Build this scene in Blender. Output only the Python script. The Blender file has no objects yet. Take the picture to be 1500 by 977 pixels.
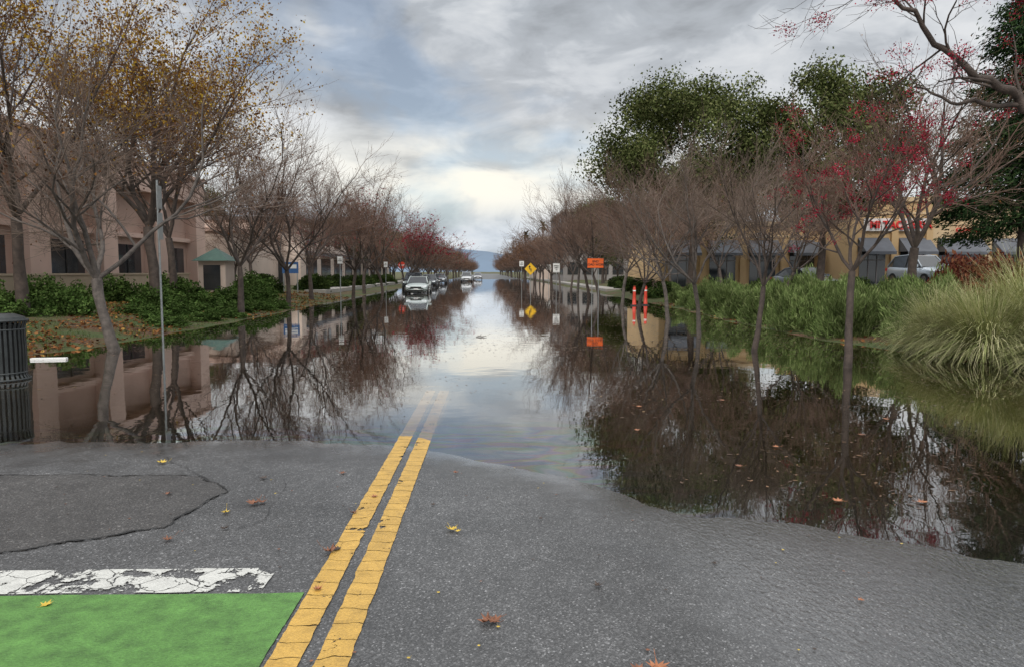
import bpy, math, random
import numpy as np
from mathutils import Vector, Matrix, noise as mnoise
R=math.radians
scene=bpy.context.scene
COL=scene.collection
# ------------------------------------------------------------------ node helpers
def nd(nt,typ,ins=None,**props):
    n=nt.nodes.new(typ)
    for k,v in props.items(): setattr(n,k,v)
    for k,v in (ins or {}).items():
        s=n.inputs[k]
        if isinstance(v,bpy.types.NodeSocket): nt.links.new(v,s)
        else:
            if isinstance(v,tuple) and len(v)==3 and s.type=='RGBA': v=v+(1,)
            s.default_value=v
    return n
def math_(nt,op,a,b=0.0,c=0.0,clamp=False):
    n=nt.nodes.new('ShaderNodeMath'); n.operation=op; n.use_clamp=clamp
    for i,v in enumerate((a,b,c)):
        if isinstance(v,bpy.types.NodeSocket): nt.links.new(v,n.inputs[i])
        else: n.inputs[i].default_value=v
    return n.outputs[0]
def mixc(nt,f,a,b,bt='MIX'):
    n=nt.nodes.new('ShaderNodeMix'); n.data_type='RGBA'; n.blend_type=bt; n.clamp_result=False
    for s,v in ((n.inputs[0],f),(n.inputs[6],a),(n.inputs[7],b)):
        if isinstance(v,bpy.types.NodeSocket): nt.links.new(v,s)
        else: s.default_value=(tuple(v)+(1,)) if isinstance(v,tuple) and len(v)==3 else v
    return n.outputs[2]
def ramp(nt,f,stops,interp='LINEAR'):
    n=nt.nodes.new('ShaderNodeValToRGB'); cr=n.color_ramp; cr.interpolation=interp
    while len(cr.elements)<len(stops): cr.elements.new(0.5)
    for e,(p,c) in zip(cr.elements,stops):
        e.position=p; e.color=(c,c,c,1) if not isinstance(c,tuple) else c+(1,)
    nt.links.new(f,n.inputs[0]); return n.outputs[0]
def mrange(nt,v,a,b,c=0.0,d=1.0,smooth=True):
    n=nt.nodes.new('ShaderNodeMapRange'); n.interpolation_type='SMOOTHSTEP' if smooth else 'LINEAR'
    nt.links.new(v,n.inputs[0])
    for i,x in enumerate((a,b,c,d)): n.inputs[i+1].default_value=x
    return n.outputs[0]
def newmat(name):
    m=bpy.data.materials.new(name); m.use_nodes=True; nt=m.node_tree; nt.nodes.clear()
    out=nt.nodes.new('ShaderNodeOutputMaterial'); return m,nt,out
def noi(nt,vec,scale,detail=4,rough=.55,dist=0.0):
    ins={'Scale':scale,'Detail':detail,'Roughness':rough,'Distortion':dist}
    if vec is not None: ins['Vector']=vec
    return nd(nt,'ShaderNodeTexNoise',ins).outputs['Fac']
def simple(name,col,rough=.6,var=.25,scale=4.0,bump=.0,bscale=60,metal=0.0,spec=.5):
    m,nt,out=newmat(name)
    pos=nd(nt,'ShaderNodeTexCoord').outputs['Object']
    f=noi(nt,pos,scale,3,.6)
    a=tuple(c*(1-var) for c in col); b=tuple(min(1,c*(1+var)) for c in col)
    c=ramp(nt,f,[(.3,a),(.7,b)])
    p=nd(nt,'ShaderNodeBsdfPrincipled',{'Base Color':c,'Roughness':rough,'Metallic':metal,'Specular IOR Level':spec})
    if bump>0:
        bn=nd(nt,'ShaderNodeBump',{'Height':noi(nt,pos,bscale,2),'Strength':bump,'Distance':.02})
        nt.links.new(bn.outputs[0],p.inputs['Normal'])
    nt.links.new(p.outputs[0],out.inputs[0]); return m
def matte(name,col,var=.3,scale=1.0):
    m,nt,out=newmat(name)
    pos=nd(nt,'ShaderNodeTexCoord').outputs['Object']
    c=ramp(nt,noi(nt,pos,scale,1),[(.35,tuple(q*(1-var) for q in col)),(.65,tuple(q*(1+var) for q in col))])
    p=nd(nt,'ShaderNodeBsdfDiffuse',{'Color':c}); nt.links.new(p.outputs[0],out.inputs[0]); return m
def leafmat(name,stops,rough=.6,trans=0,nscale=.6,dark=.45,gloss=0):
    m,nt,out=newmat(name)
    rnd=nd(nt,'ShaderNodeNewGeometry').outputs['Random Per Island']
    c=ramp(nt,rnd,stops)
    pos=nd(nt,'ShaderNodeTexCoord').outputs['Object']
    f=noi(nt,pos,nscale,1)
    c=mixc(nt,1.0,c,ramp(nt,f,[(.35,dark),(.65,1.15)]),'MULTIPLY')
    if gloss: p=nd(nt,'ShaderNodeBsdfPrincipled',{'Base Color':c,'Roughness':rough,'Specular IOR Level':.4})
    else: p=nd(nt,'ShaderNodeBsdfDiffuse',{'Color':c})
    if trans>0:
        t=nd(nt,'ShaderNodeBsdfTranslucent',{'Color':c})
        mx=nd(nt,'ShaderNodeMixShader',{0:trans,1:p.outputs[0],2:t.outputs[0]})
        nt.links.new(mx.outputs[0],out.inputs[0])
    else: nt.links.new(p.outputs[0],out.inputs[0])
    return m
# ------------------------------------------------------------------ mesh helpers
class MB:
    def __init__(s): s.v=[];s.f=[];s.m=[];s.mats=[]
    def mi(s,mat):
        if mat not in s.mats: s.mats.append(mat)
        return s.mats.index(mat)
    def add(s,v,f,mat):
        o=len(s.v); i=s.mi(mat)
        s.v.extend([tuple(x) for x in v]); s.f.extend([tuple(a+o for a in q) for q in f]); s.m.extend([i]*len(f))
    def box(s,x0,x1,y0,y1,z0,z1,mat):
        v=[(x0,y0,z0),(x1,y0,z0),(x1,y1,z0),(x0,y1,z0),(x0,y0,z1),(x1,y0,z1),(x1,y1,z1),(x0,y1,z1)]
        s.add(v,[(0,3,2,1),(4,5,6,7),(0,1,5,4),(1,2,6,5),(2,3,7,6),(3,0,4,7)],mat)
    def tube(s,pts,rad,mat,n=8,cap=True):
        pts=[Vector(p) for p in pts]; vs=[];fs=[]
        for i,p in enumerate(pts):
            d=(pts[min(i+1,len(pts)-1)]-pts[max(i-1,0)]).normalized()
            u=d.cross(Vector((0,0,1)) if abs(d.z)<.9 else Vector((1,0,0))).normalized(); w=d.cross(u)
            r=rad[i] if isinstance(rad,(list,tuple)) else rad
            for k in range(n):
                a=2*math.pi*k/n; vs.append(p+u*math.cos(a)*r+w*math.sin(a)*r)
        for i in range(len(pts)-1):
            for k in range(n):
                a=i*n+k;b=i*n+(k+1)%n; fs.append((a,b,b+n,a+n))
        if cap: fs.append(tuple(range(n))); fs.append(tuple(range((len(pts)-1)*n,len(pts)*n)))
        s.add(vs,fs,mat)
    def obj(s,name,parent=None,smooth=False,loc=None,bevel=0,sub=0):
        me=bpy.data.meshes.new(name); me.from_pydata(s.v,[],s.f)
        for m in s.mats: me.materials.append(m)
        me.polygons.foreach_set('material_index',s.m)
        if smooth: me.polygons.foreach_set('use_smooth',[True]*len(s.f))
        me.update()
        o=bpy.data.objects.new(name,me); COL.objects.link(o)
        if parent: o.parent=parent
        if loc: o.location=loc
        if bevel:
            b=o.modifiers.new('b','BEVEL'); b.width=bevel; b.segments=2; b.limit_method='ANGLE'
        if sub:
            b=o.modifiers.new('s','SUBSURF'); b.levels=sub; b.render_levels=sub
        return o
def empty(name,loc=(0,0,0),rz=0.0):
    e=bpy.data.objects.new(name,None); COL.objects.link(e); e.location=loc; e.rotation_euler=(0,0,rz); return e
def inst(name,me,loc,rz=0,sc=1,parent=None):
    o=bpy.data.objects.new(name,me); COL.objects.link(o); o.location=loc; o.rotation_euler=(0,0,rz)
    o.scale=(sc,sc,sc) if not isinstance(sc,tuple) else sc
    if parent: o.parent=parent
    return o
def text(body,size,mat,parent,loc,name='lettering',ext=.01,rot=(R(90),0,0)):
    c=bpy.data.curves.new(name,'FONT'); c.body=body; c.size=size; c.extrude=ext; c.align_x='CENTER'; c.align_y='CENTER'
    c.offset=size*.02
    c.materials.append(mat); o=bpy.data.objects.new(name,c); COL.objects.link(o)
    o.parent=parent; o.location=loc; o.rotation_euler=rot; return o
def leafquads(cen,size,rng,aspect=.6,dirs=None,spread=1.0,flat=0.0):
    n=len(cen); cen=np.asarray(cen,float)
    a=rng.normal(size=(n,3))
    if dirs is not None: a=dirs+a*spread
    a/=np.linalg.norm(a,axis=1)[:,None]+1e-9
    b=rng.normal(size=(n,3))
    if flat>0: a[:,2]*=(1-flat); b[:,2]*=(1-flat)
    a/=np.linalg.norm(a,axis=1)[:,None]+1e-9
    b-=a*np.sum(a*b,1)[:,None]; b/=np.linalg.norm(b,axis=1)[:,None]+1e-9
    s=(size*(.6+.8*rng.random(n)))[:,None]
    v=np.stack([cen-a*s*.5,cen+b*s*aspect*.5,cen+a*s*.5,cen-b*s*aspect*.5],1).reshape(-1,3)
    return v,np.arange(4*n).reshape(-1,4)
def npmesh(name,parts):
    vs=[];fs=[];mi=[];mats=[];sm=[];o=0
    for v,f,m,s in parts:
        if len(v)==0: continue
        if m not in mats: mats.append(m)
        vs.append(np.asarray(v,float)); fl=(np.asarray(f)+o).tolist() if isinstance(f,np.ndarray) else [tuple(a+o for a in q) for q in f]
        fs.extend(fl); mi.extend([mats.index(m)]*len(fl)); sm.extend([s]*len(fl)); o+=len(v)
    me=bpy.data.meshes.new(name); me.from_pydata(np.concatenate(vs).tolist(),[],fs)
    for m in mats: me.materials.append(m)
    me.polygons.foreach_set('material_index',mi); me.polygons.foreach_set('use_smooth',sm); me.update()
    return me
# ------------------------------------------------------------------ materials
BARK=simple('bark',(.075,.056,.046),.8,.45,6,.6,40)
BARKG=simple('bark_grey',(.11,.092,.08),.8,.45,8,.6,40)
TWIG=matte('twig',(.185,.125,.1))
TWIGG=matte('twig_grey',(.2,.155,.128))
OAKLEAF=leafmat('oak_leaf',[(0,(.045,.06,.02)),(.5,(.1,.125,.042)),(1,(.2,.21,.09))],nscale=.45,dark=.55)
REDWOODLEAF=leafmat('redwood_leaf',[(0,(.012,.03,.014)),(.6,(.03,.055,.022)),(1,(.06,.09,.035))],nscale=.5)
SHRUBLEAF=leafmat('shrub_leaf',[(0,(.04,.075,.02)),(.5,(.08,.14,.035)),(1,(.15,.22,.07))],nscale=1.2,dark=.55)
ROSELEAF=leafmat('feathery_leaf',[(0,(.1,.14,.045)),(.5,(.16,.23,.075)),(1,(.3,.36,.15))],nscale=1.0,dark=.5)
HEDGELEAF=leafmat('hedge_leaf',[(0,(.02,.04,.014)),(1,(.07,.1,.028))],nscale=1.2)
REDLEAF=leafmat('red_shrub_leaf',[(0,(.08,.022,.017)),(.6,(.17,.05,.035)),(1,(.26,.12,.06))],nscale=1.2,dark=.6)
YELLEAF=leafmat('autumn_leaf',[(0,(.1,.05,.025)),(.4,(.26,.12,.03)),(.7,(.5,.28,.035)),(1,(.62,.44,.07))],nscale=.8,trans=.3,dark=.65)
BRLEAF=leafmat('brown_leaf',[(0,(.07,.03,.018)),(.5,(.16,.07,.03)),(1,(.3,.15,.05))],nscale=.8)
BERRY=leafmat('red_berry',[(0,(.16,.01,.025)),(.6,(.34,.02,.05)),(1,(.46,.05,.08))],dark=.75)
GRASSB=leafmat('grass_blade',[(0,(.05,.08,.02)),(.6,(.1,.15,.03)),(1,(.2,.2,.07))],dark=.65)
FGRASS=leafmat('fountain_grass',[(0,(.2,.25,.08)),(.5,(.42,.43,.2)),(1,(.66,.61,.38))],nscale=2,dark=.7)
LITTER=leafmat('leaf_litter_mat',[(0,(.08,.035,.02)),(.5,(.2,.085,.035)),(.85,(.32,.15,.06)),(1,(.45,.28,.08))],dark=.7)
FLOATL=leafmat('floating_leaf_mat',[(0,(.05,.028,.018)),(.6,(.12,.065,.035)),(.92,(.22,.12,.06)),(1,(.4,.28,.12))],rough=.35,dark=.8,gloss=1)
METALD=simple('dark_metal',(.06,.065,.065),.45,.2,5,metal=.6)
GALV=simple('galvanised_steel',(.38,.4,.4),.45,.15,8,metal=.7)
ORANGE=simple('orange_sign',(.85,.14,.02),.45,.06)
ORED=simple('red_orange_plastic',(.7,.06,.03),.4,.1)
YELSIGN=simple('yellow_sign',(.85,.5,.02),.4,.06)
WHITE=simple('white_paint',(.78,.78,.76),.5,.05)
BLACK=simple('black_paint',(.015,.015,.015),.5,.1)
GLASS=simple('window_glass',(.03,.035,.04),.08,.3,1.0,spec=.8)
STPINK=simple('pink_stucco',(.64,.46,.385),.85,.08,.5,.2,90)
STPINK_SHADE=simple('pink_stucco_shaded',(.48,.33,.27),.85,.1,.5,.2,90)  # darker copy of the pink stucco, shade of the recessed bays put into its colour
STTAN=simple('tan_stucco',(.58,.4,.21),.85,.1,.5,.2,90)
STTAN2=simple('light_tan_stucco',(.62,.47,.29),.85,.1,.5,.2,90)
STWALL=simple('wall_stucco',(.48,.38,.28),.85,.12,.8,.2,90)
CREAM=simple('cream_wall',(.62,.51,.44),.85,.1,.5)
GREYW=simple('grey_wall',(.27,.25,.24),.8,.12,.4)
AWN=simple('awning_grey',(.12,.13,.15),.7,.15,2)
ROOFG=simple('green_roof',(.05,.12,.095),.5,.15,4)
CONC=simple('concrete',(.36,.34,.31),.85,.15,3,.3,60)
RUBBER=simple('rubber',(.02,.02,.02),.7,.1)
CHROME=simple('chrome',(.7,.7,.7),.15,.05,metal=1)
HLAMP=simple('headlamp',(.75,.78,.8),.1,.05,spec=.9)
REDSIGN=simple('red_letters',(.7,.03,.03),.4,.05)
def asphalt(name,base):
    m,nt,out=newmat(name)
    pos=nd(nt,'ShaderNodeNewGeometry').outputs['Position']
    sep=nd(nt,'ShaderNodeSeparateXYZ',{0:pos}); X,Y,Z=sep.outputs
    vor=nd(nt,'ShaderNodeTexVoronoi',{'Vector':pos,'Scale':120.0})
    sp=ramp(nt,vor.outputs['Color'],[(.0,tuple(c*.4 for c in base)),(.6,tuple(c*.95 for c in base)),(.84,tuple(c*1.8 for c in base)),(1,tuple(min(1,c*5) for c in base))])
    big=noi(nt,pos,.9,5,.6)
    c=mixc(nt,1.0,sp,ramp(nt,big,[(.3,.66),(.7,1.3)]),'MULTIPLY')
    med=noi(nt,pos,7,4,.65)
    c=mixc(nt,1.0,c,ramp(nt,med,[(.3,.8),(.7,1.17)]),'MULTIPLY')
    wn=math_(nt,'MULTIPLY_ADD',noi(nt,pos,2.5,3),.026,-.013)
    zz=math_(nt,'ADD',Z,wn)
    wet=mrange(nt,zz,.022,.0)
    edge=math_(nt,'ADD',X,math_(nt,'MULTIPLY_ADD',noi(nt,pos,1.6,3),1.0,math_(nt,'MULTIPLY',Y,.12)))
    film=math_(nt,'MULTIPLY',mrange(nt,edge,1.6,2.6),mrange(nt,Y,5.4,4.9))
    wm=math_(nt,'MAXIMUM',wet,math_(nt,'MULTIPLY',film,.45))
    c=mixc(nt,math_(nt,'MULTIPLY',wm,.55),c,(base[0]*.45,base[1]*.43,base[2]*.4))
    depth_absorb=mrange(nt,Z,-.002,-.045)
    c=mixc(nt,depth_absorb,c,(.045,.034,.02))  # muddy brown painted by depth, stands in for light absorbed by the water
    rgh=math_(nt,'ADD',math_(nt,'MULTIPLY',wet,-.22),math_(nt,'MULTIPLY_ADD',big,.25,.34))
    h=math_(nt,'ADD',vor.outputs['Distance'],math_(nt,'MULTIPLY',med,.5))
    bn=nd(nt,'ShaderNodeBump',{'Height':h,'Strength':.45,'Distance':.005})
    p=nd(nt,'ShaderNodeBsdfPrincipled',{'Base Color':c,'Roughness':rgh,'Normal':bn.outputs[0],'Specular IOR Level':.6})
    nt.links.new(math_(nt,'MULTIPLY_ADD',film,.05,.05),p.inputs['Coat Roughness'])
    nt.links.new(math_(nt,'MAXIMUM',math_(nt,'MULTIPLY',film,.9),mrange(nt,zz,.012,-.002)),p.inputs['Coat Weight'])
    p.inputs['Coat IOR'].default_value=1.7
    rp=nd(nt,'ShaderNodeMapping',{'Vector':pos,'Scale':(1,.5,1),'Rotation':(0,0,.5)}).outputs[0]
    hh=math_(nt,'MULTIPLY',noi(nt,rp,42,2,.5,.3),math_(nt,'MULTIPLY_ADD',film,.95,.05))
    cb=nd(nt,'ShaderNodeBump',{'Height':hh,'Strength':.6,'Distance':.008}); nt.links.new(cb.outputs[0],p.inputs['Coat Normal'])
    nt.links.new(p.outputs[0],out.inputs[0]); return m
ASPH=asphalt('asphalt',(.08,.08,.081))
ASPHD=asphalt('asphalt_patch',(.06,.057,.055))
ASPHF=simple('parking_asphalt',(.07,.07,.07),.5,.2,2)
def paint(name,col,thr,scale,crackscale=0,crackw=.02,blk=False,mott=.62):
    m,nt,out=newmat(name)
    pos=nd(nt,'ShaderNodeNewGeometry').outputs['Position']
    n1=noi(nt,pos,scale,7,.65,.4); n2=noi(nt,pos,90,2)
    a=mrange(nt,math_(nt,'ADD',n1,math_(nt,'MULTIPLY_ADD',n2,.14,-.07)),thr,thr+.02)
    if crackscale:
        wp=nd(nt,'ShaderNodeVectorMath',{0:pos,1:(0,0,0)},operation='ADD')
        nv=nd(nt,'ShaderNodeTexNoise',{'Vector':pos,'Scale':6.0,'Detail':3.0}); sc=nd(nt,'ShaderNodeVectorMath',{0:nv.outputs['Color'],'Scale':.12},operation='SCALE'); nt.links.new(sc.outputs[0],wp.inputs[1])
        vor=nd(nt,'ShaderNodeTexVoronoi',{'Vector':wp.outputs[0],'Scale':crackscale},feature='DISTANCE_TO_EDGE')
        a=math_(nt,'MULTIPLY',a,mrange(nt,vor.outputs['Distance'],crackw*.2,crackw))
    if blk:
        sep=nd(nt,'ShaderNodeSeparateXYZ',{0:pos})
        yy=math_(nt,'ADD',sep.outputs[1],math_(nt,'MULTIPLY',noi(nt,pos,4,3),.16))
        fr=math_(nt,'ABSOLUTE',math_(nt,'SUBTRACT',math_(nt,'FRACT',math_(nt,'MULTIPLY',yy,6.3)),.5))
        a=math_(nt,'MULTIPLY',a,mrange(nt,fr,.006,.03))
    c=mixc(nt,1.0,col,ramp(nt,noi(nt,pos,9,6,.7),[(.25,mott),(.7,1.08)]),'MULTIPLY')
    c=mixc(nt,1.0,c,ramp(nt,n2,[(.3,.8),(.7,1.1)]),'MULTIPLY')
    bn=nd(nt,'ShaderNodeBump',{'Height':n2,'Strength':.6,'Distance':.007})
    p=nd(nt,'ShaderNodeBsdfPrincipled',{'Base Color':c,'Roughness':.5,'Normal':bn.outputs[0]})
    t=nd(nt,'ShaderNodeBsdfTransparent')
    mx=nd(nt,'ShaderNodeMixShader',{0:a,1:t.outputs[0],2:p.outputs[0]})
    nt.links.new(mx.outputs[0],out.inputs[0]); return m
YPAINT=paint('yellow_line_paint',(.64,.39,.085),.36,5,0,.01,True,.62)
WPAINT=paint('white_line_paint',(.66,.66,.62),.45,5,6,.025,False,.75)
GPAINT=paint('green_lane_paint',(.12,.29,.06),.29,2.2,0,.01,False,.4)
def lawnmat():
    m,nt,out=newmat('lawn_soil')
    pos=nd(nt,'ShaderNodeNewGeometry').outputs['Position']
    f=noi(nt,pos,.7,5,.7); g=noi(nt,pos,12,4,.7)
    c=ramp(nt,g,[(.25,(.025,.035,.012)),(.5,(.06,.09,.022)),(.75,(.11,.135,.04))])
    d=ramp(nt,g,[(.25,(.04,.022,.014)),(.5,(.11,.055,.028)),(.75,(.2,.11,.05))])
    c=mixc(nt,ramp(nt,f,[(.46,0.0),(.6,1.0)]),c,d)
    bn=nd(nt,'ShaderNodeBump',{'Height':g,'Strength':.8,'Distance':.05})
    p=nd(nt,'ShaderNodeBsdfPrincipled',{'Base Color':c,'Roughness':.85,'Normal':bn.outputs[0]})
    nt.links.new(p.outputs[0],out.inputs[0]); return m
LAWN=lawnmat()
def watermat():
    m,nt,out=newmat('flood_water')
    pos=nd(nt,'ShaderNodeNewGeometry').outputs['Position']
    sep=nd(nt,'ShaderNodeSeparateXYZ',{0:pos}); X,Y,_=sep.outputs
    n1=noi(nt,pos,1.3,2,.5); n2=noi(nt,pos,9,1,.5)
    h=math_(nt,'ADD',n1,math_(nt,'MULTIPLY',n2,.08))
    bn=nd(nt,'ShaderNodeBump',{'Height':h,'Strength':.4,'Distance':.006})
    fr=nd(nt,'ShaderNodeFresnel',{'IOR':1.5,'Normal':bn.outputs[0]}).outputs[0]
    band=noi(nt,nd(nt,'ShaderNodeMapping',{'Vector':pos,'Scale':(.5,1.6,1)}).outputs[0],1.3,3,.5,.6)
    irid=ramp(nt,math_(nt,'FRACT',math_(nt,'MULTIPLY',band,5)),[(0,(1,1,1)),(.25,(.75,.87,1)),(.45,(1,.82,.93)),(.6,(1,.96,.72)),(.8,(.8,1,.87)),(1,(1,1,1))])
    mask=math_(nt,'MULTIPLY',mrange(nt,Y,8.8,7.2),mrange(nt,X,2.2,1.0))
    gc=mixc(nt,math_(nt,'MULTIPLY',mask,.9),(1,1,1),irid)
    g=nd(nt,'ShaderNodeBsdfGlossy',{'Color':gc,'Roughness':.015,'Normal':bn.outputs[0]})
    t=nd(nt,'ShaderNodeBsdfTransparent',{'Color':(.86,.82,.73)})
    fac=math_(nt,'MULTIPLY_ADD',fr,1.4,.04,clamp=True)
    mx=nd(nt,'ShaderNodeMixShader',{0:fac,1:t.outputs[0],2:g.outputs[0]})
    nt.links.new(mx.outputs[0],out.inputs[0]); return m
WATER=watermat()
# ------------------------------------------------------------------ terrain
SX=[-60,-4.8,-3.53,-2.18,-1.3,-.8,-.1,.48,.95,1.19,1.41,1.77,2.13,2.62,3.02,4,6,10,60]
SY=[7.1,7.3,7.42,7.5,7.2,7.25,6.65,6.16,5.58,5.26,5.0,4.98,4.76,4.47,4.17,3.7,3.2,2.5,2]
LY=[0,10,14,17,22,30,40,60,400]; LX=[-30,-14,-9.6,-8.9,-8.7,-8.6,-8.9,-9,-9]
RY=[0,8,11,13,18,25,35,60,400]; RX=[30,13,10.5,9.4,8.3,8.3,8.8,8.8,8.8]
def wob(x,y,s,k=0): return mnoise.noise(Vector((x*s,y*s,k)))
def hz(x,y):
    s=float(np.interp(x,SX,SY))
    z=.018*(s-y)+.0035*wob(x,y,1.3)+.002*wob(x,y,4,3)
    z=min(z,.1)
    if z<-.2: z=-.2
    if y>150: z=max(z,min(.05,-.2+.25*(y-150)/20))
    if y>10:
        xl=float(np.interp(y,LY,LX))+.25*wob(0,y,.5,7); xr=float(np.interp(y,RY,RX))+.25*wob(0,y,.5,9)
        bl=(xl-x)*.11; br=(x-xr)*.12
        if x<0: z=max(z,min(.45,bl)+ (.04*wob(x,y,.5,2) if bl>.1 else 0))
        else: z=max(z,min(.5,br)+ (.04*wob(x,y,.5,2) if br>.1 else 0))
    return z
def seq(segs):
    o=[]
    for a,b,s in segs:
        n=max(1,int(round((b-a)/s))); o+= [a+(b-a)*i/n for i in range(n)]
    o.append(segs[-1][1]); return o
gx=seq([(-3000,-400,400),(-400,-60,30),(-60,-16,3),(-16,-8,.4),(-8,-4.5,.35),(-4.5,4.5,.12),(4.5,8,.35),(8,14,.4),(14,60,3),(60,400,30),(400,3000,400)])
gy=seq([(-40,-4,6),(-4,2.4,.8),(2.4,9.6,.12),(9.6,30,.6),(30,60,1.5),(60,200,5),(200,600,25),(600,3400,350)])
V=[(x,y,hz(x,y)) for y in gy for x in gx]; nx=len(gx)
roadf=[];parkf=[];grf=[]
for j in range(len(gy)-1):
    yc=(gy[j]+gy[j+1])/2
    for i in range(nx-1):
        xc=(gx[i]+gx[i+1])/2; q=(j*nx+i,j*nx+i+1,(j+1)*nx+i+1,(j+1)*nx+i)
        if yc<9.6 or (-8.4<xc<7.6 and yc<600): roadf.append(q)
        elif 17<xc<60 and 33<yc<60: parkf.append(q)
        else: grf.append(q)
def submesh(name,faces,mat):
    idx={};vv=[];ff=[]
    for q in faces:
        t=[]
        for a in q:
            if a not in idx: idx[a]=len(vv); vv.append(V[a])
            t.append(idx[a])
        ff.append(t)
    me=bpy.data.meshes.new(name); me.from_pydata(vv,[],ff); me.materials.append(mat)
    me.polygons.foreach_set('use_smooth',[True]*len(ff)); o=bpy.data.objects.new(name,me); COL.objects.link(o); return o
submesh('road',roadf,ASPH); submesh('ground',grf,LAWN); submesh('parking_lot',parkf,ASPHF)
w=MB(); w.add([(-45,1,0),(45,1,0),(45,175,0),(-45,175,0)],[(0,1,2,3)],WATER); w.obj('flood_water')
def sheet(name,poly_x0,poly_x1,y0,y1,mat,off=.004,step=.03):
    ys=seq([(y0,y1,step)]); b=MB(); n=max(1,int((poly_x1-poly_x0)/.12))
    vv=[];ff=[]; L=len(ys)-1
    for j,y in enumerate(ys):
        for k in range(n+1):
            x=poly_x0+(poly_x1-poly_x0)*k/n; yy=y
            if k in (0,n): x+=.006*wob(x,y,9,k)+.004*wob(x,y,31,k)
            if j in (0,L): yy+=.008*wob(x,y,7,j)+.005*wob(x,y,27,j)
            vv.append((x,yy,hz(x,yy)+off))
    for j in range(len(ys)-1):
        for k in range(n):
            a=j*(n+1)+k; ff.append((a,a+1,a+n+2,a+n+1))
    b.add(vv,ff,mat); return b.obj(name,smooth=True)
sheet('yellow_line',-.925,-.79,1.2,11,YPAINT,.007)
sheet('yellow_line',-.725,-.585,1.2,11,YPAINT,.007)
sheet('stop_line',-4.6,-1.17,3.71,4.03,WPAINT,.007)
sheet('bike_lane_marking',-4.6,-.945,1.2,3.69,GPAINT,.006)
pp=[(-4.9,6.2),(-2.4,6.07),(-2.0,5.59),(-2.12,4.75),(-2.83,4.3),(-4.9,4.12)]
b=MB()
TAR=simple('tar',(.018,.018,.018),.45,.2)
def strip(b,pts,wd,off,mat):
    P=[]
    for (a,c) in zip(pts[:-1],pts[1:]):
        n=max(2,int(math.dist(a,c)/.05))
        for i in range(n): P.append((a[0]+(c[0]-a[0])*i/n,a[1]+(c[1]-a[1])*i/n))
    P.append(pts[-1]); P=[(x+.05*wob(x,y,4,5)+.02*wob(x,y,14,5),y+.05*wob(x,y,4,8)+.02*wob(x,y,14,8)) for x,y in P]
    vv=[];ff=[]
    for i,p in enumerate(P):
        q0=P[max(i-1,0)];q1=P[min(i+1,len(P)-1)]; dx,dy=q1[0]-q0[0],q1[1]-q0[1]; L=math.hypot(dx,dy)+1e-6
        ww=wd*(.35+1.6*abs(wob(p[0],p[1],9,1))*2)
        for s in (-1,1):
            x=p[0]-dy/L*ww*s;y=p[1]+dx/L*ww*s; vv.append((x,y,hz(x,y)+off))
    for i in range(len(P)-1): ff.append((2*i,2*i+1,2*i+3,2*i+2))
    b.add(vv,ff,mat)
strip(b,pp,.007,.009,TAR)
strip(b,[(-4.9,5.2),(-3.6,5.0),(-2.9,4.35)],.004,.009,TAR); strip(b,[(-2.4,6.07),(-3.1,6.9)],.003,.009,TAR)
strip(b,[(-1.9,4.1),(-1.5,4.9),(-1.62,5.9)],.0015,.009,TAR)
b.obj('road_crack_sealant')
def inpoly(x,y,P):
    c=False;j=len(P)-1
    for i in range(len(P)):
        if (P[i][1]>y)!=(P[j][1]>y) and x<(P[j][0]-P[i][0])*(y-P[i][1])/(P[j][1]-P[i][1])+P[i][0]: c=not c
        j=i
    return c
b=MB(); st=.04; xs=np.arange(-4.9,-1.9,st); ys=np.arange(4.1,6.3,st); vv=[];ff=[]
for y in ys:
    for x in xs:
        if inpoly(x+st/2-.05*wob(x,y,4,5)-.02*wob(x,y,14,5),y+st/2-.05*wob(x,y,4,8)-.02*wob(x,y,14,8),pp):
            o=len(vv)
            for (a,c) in ((x,y),(x+st,y),(x+st,y+st),(x,y+st)): vv.append((a,c,hz(a,c)+.004))
            ff.append((o,o+1,o+2,o+3))
b.add(vv,ff,ASPHD); b.obj('road_patch')
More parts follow.
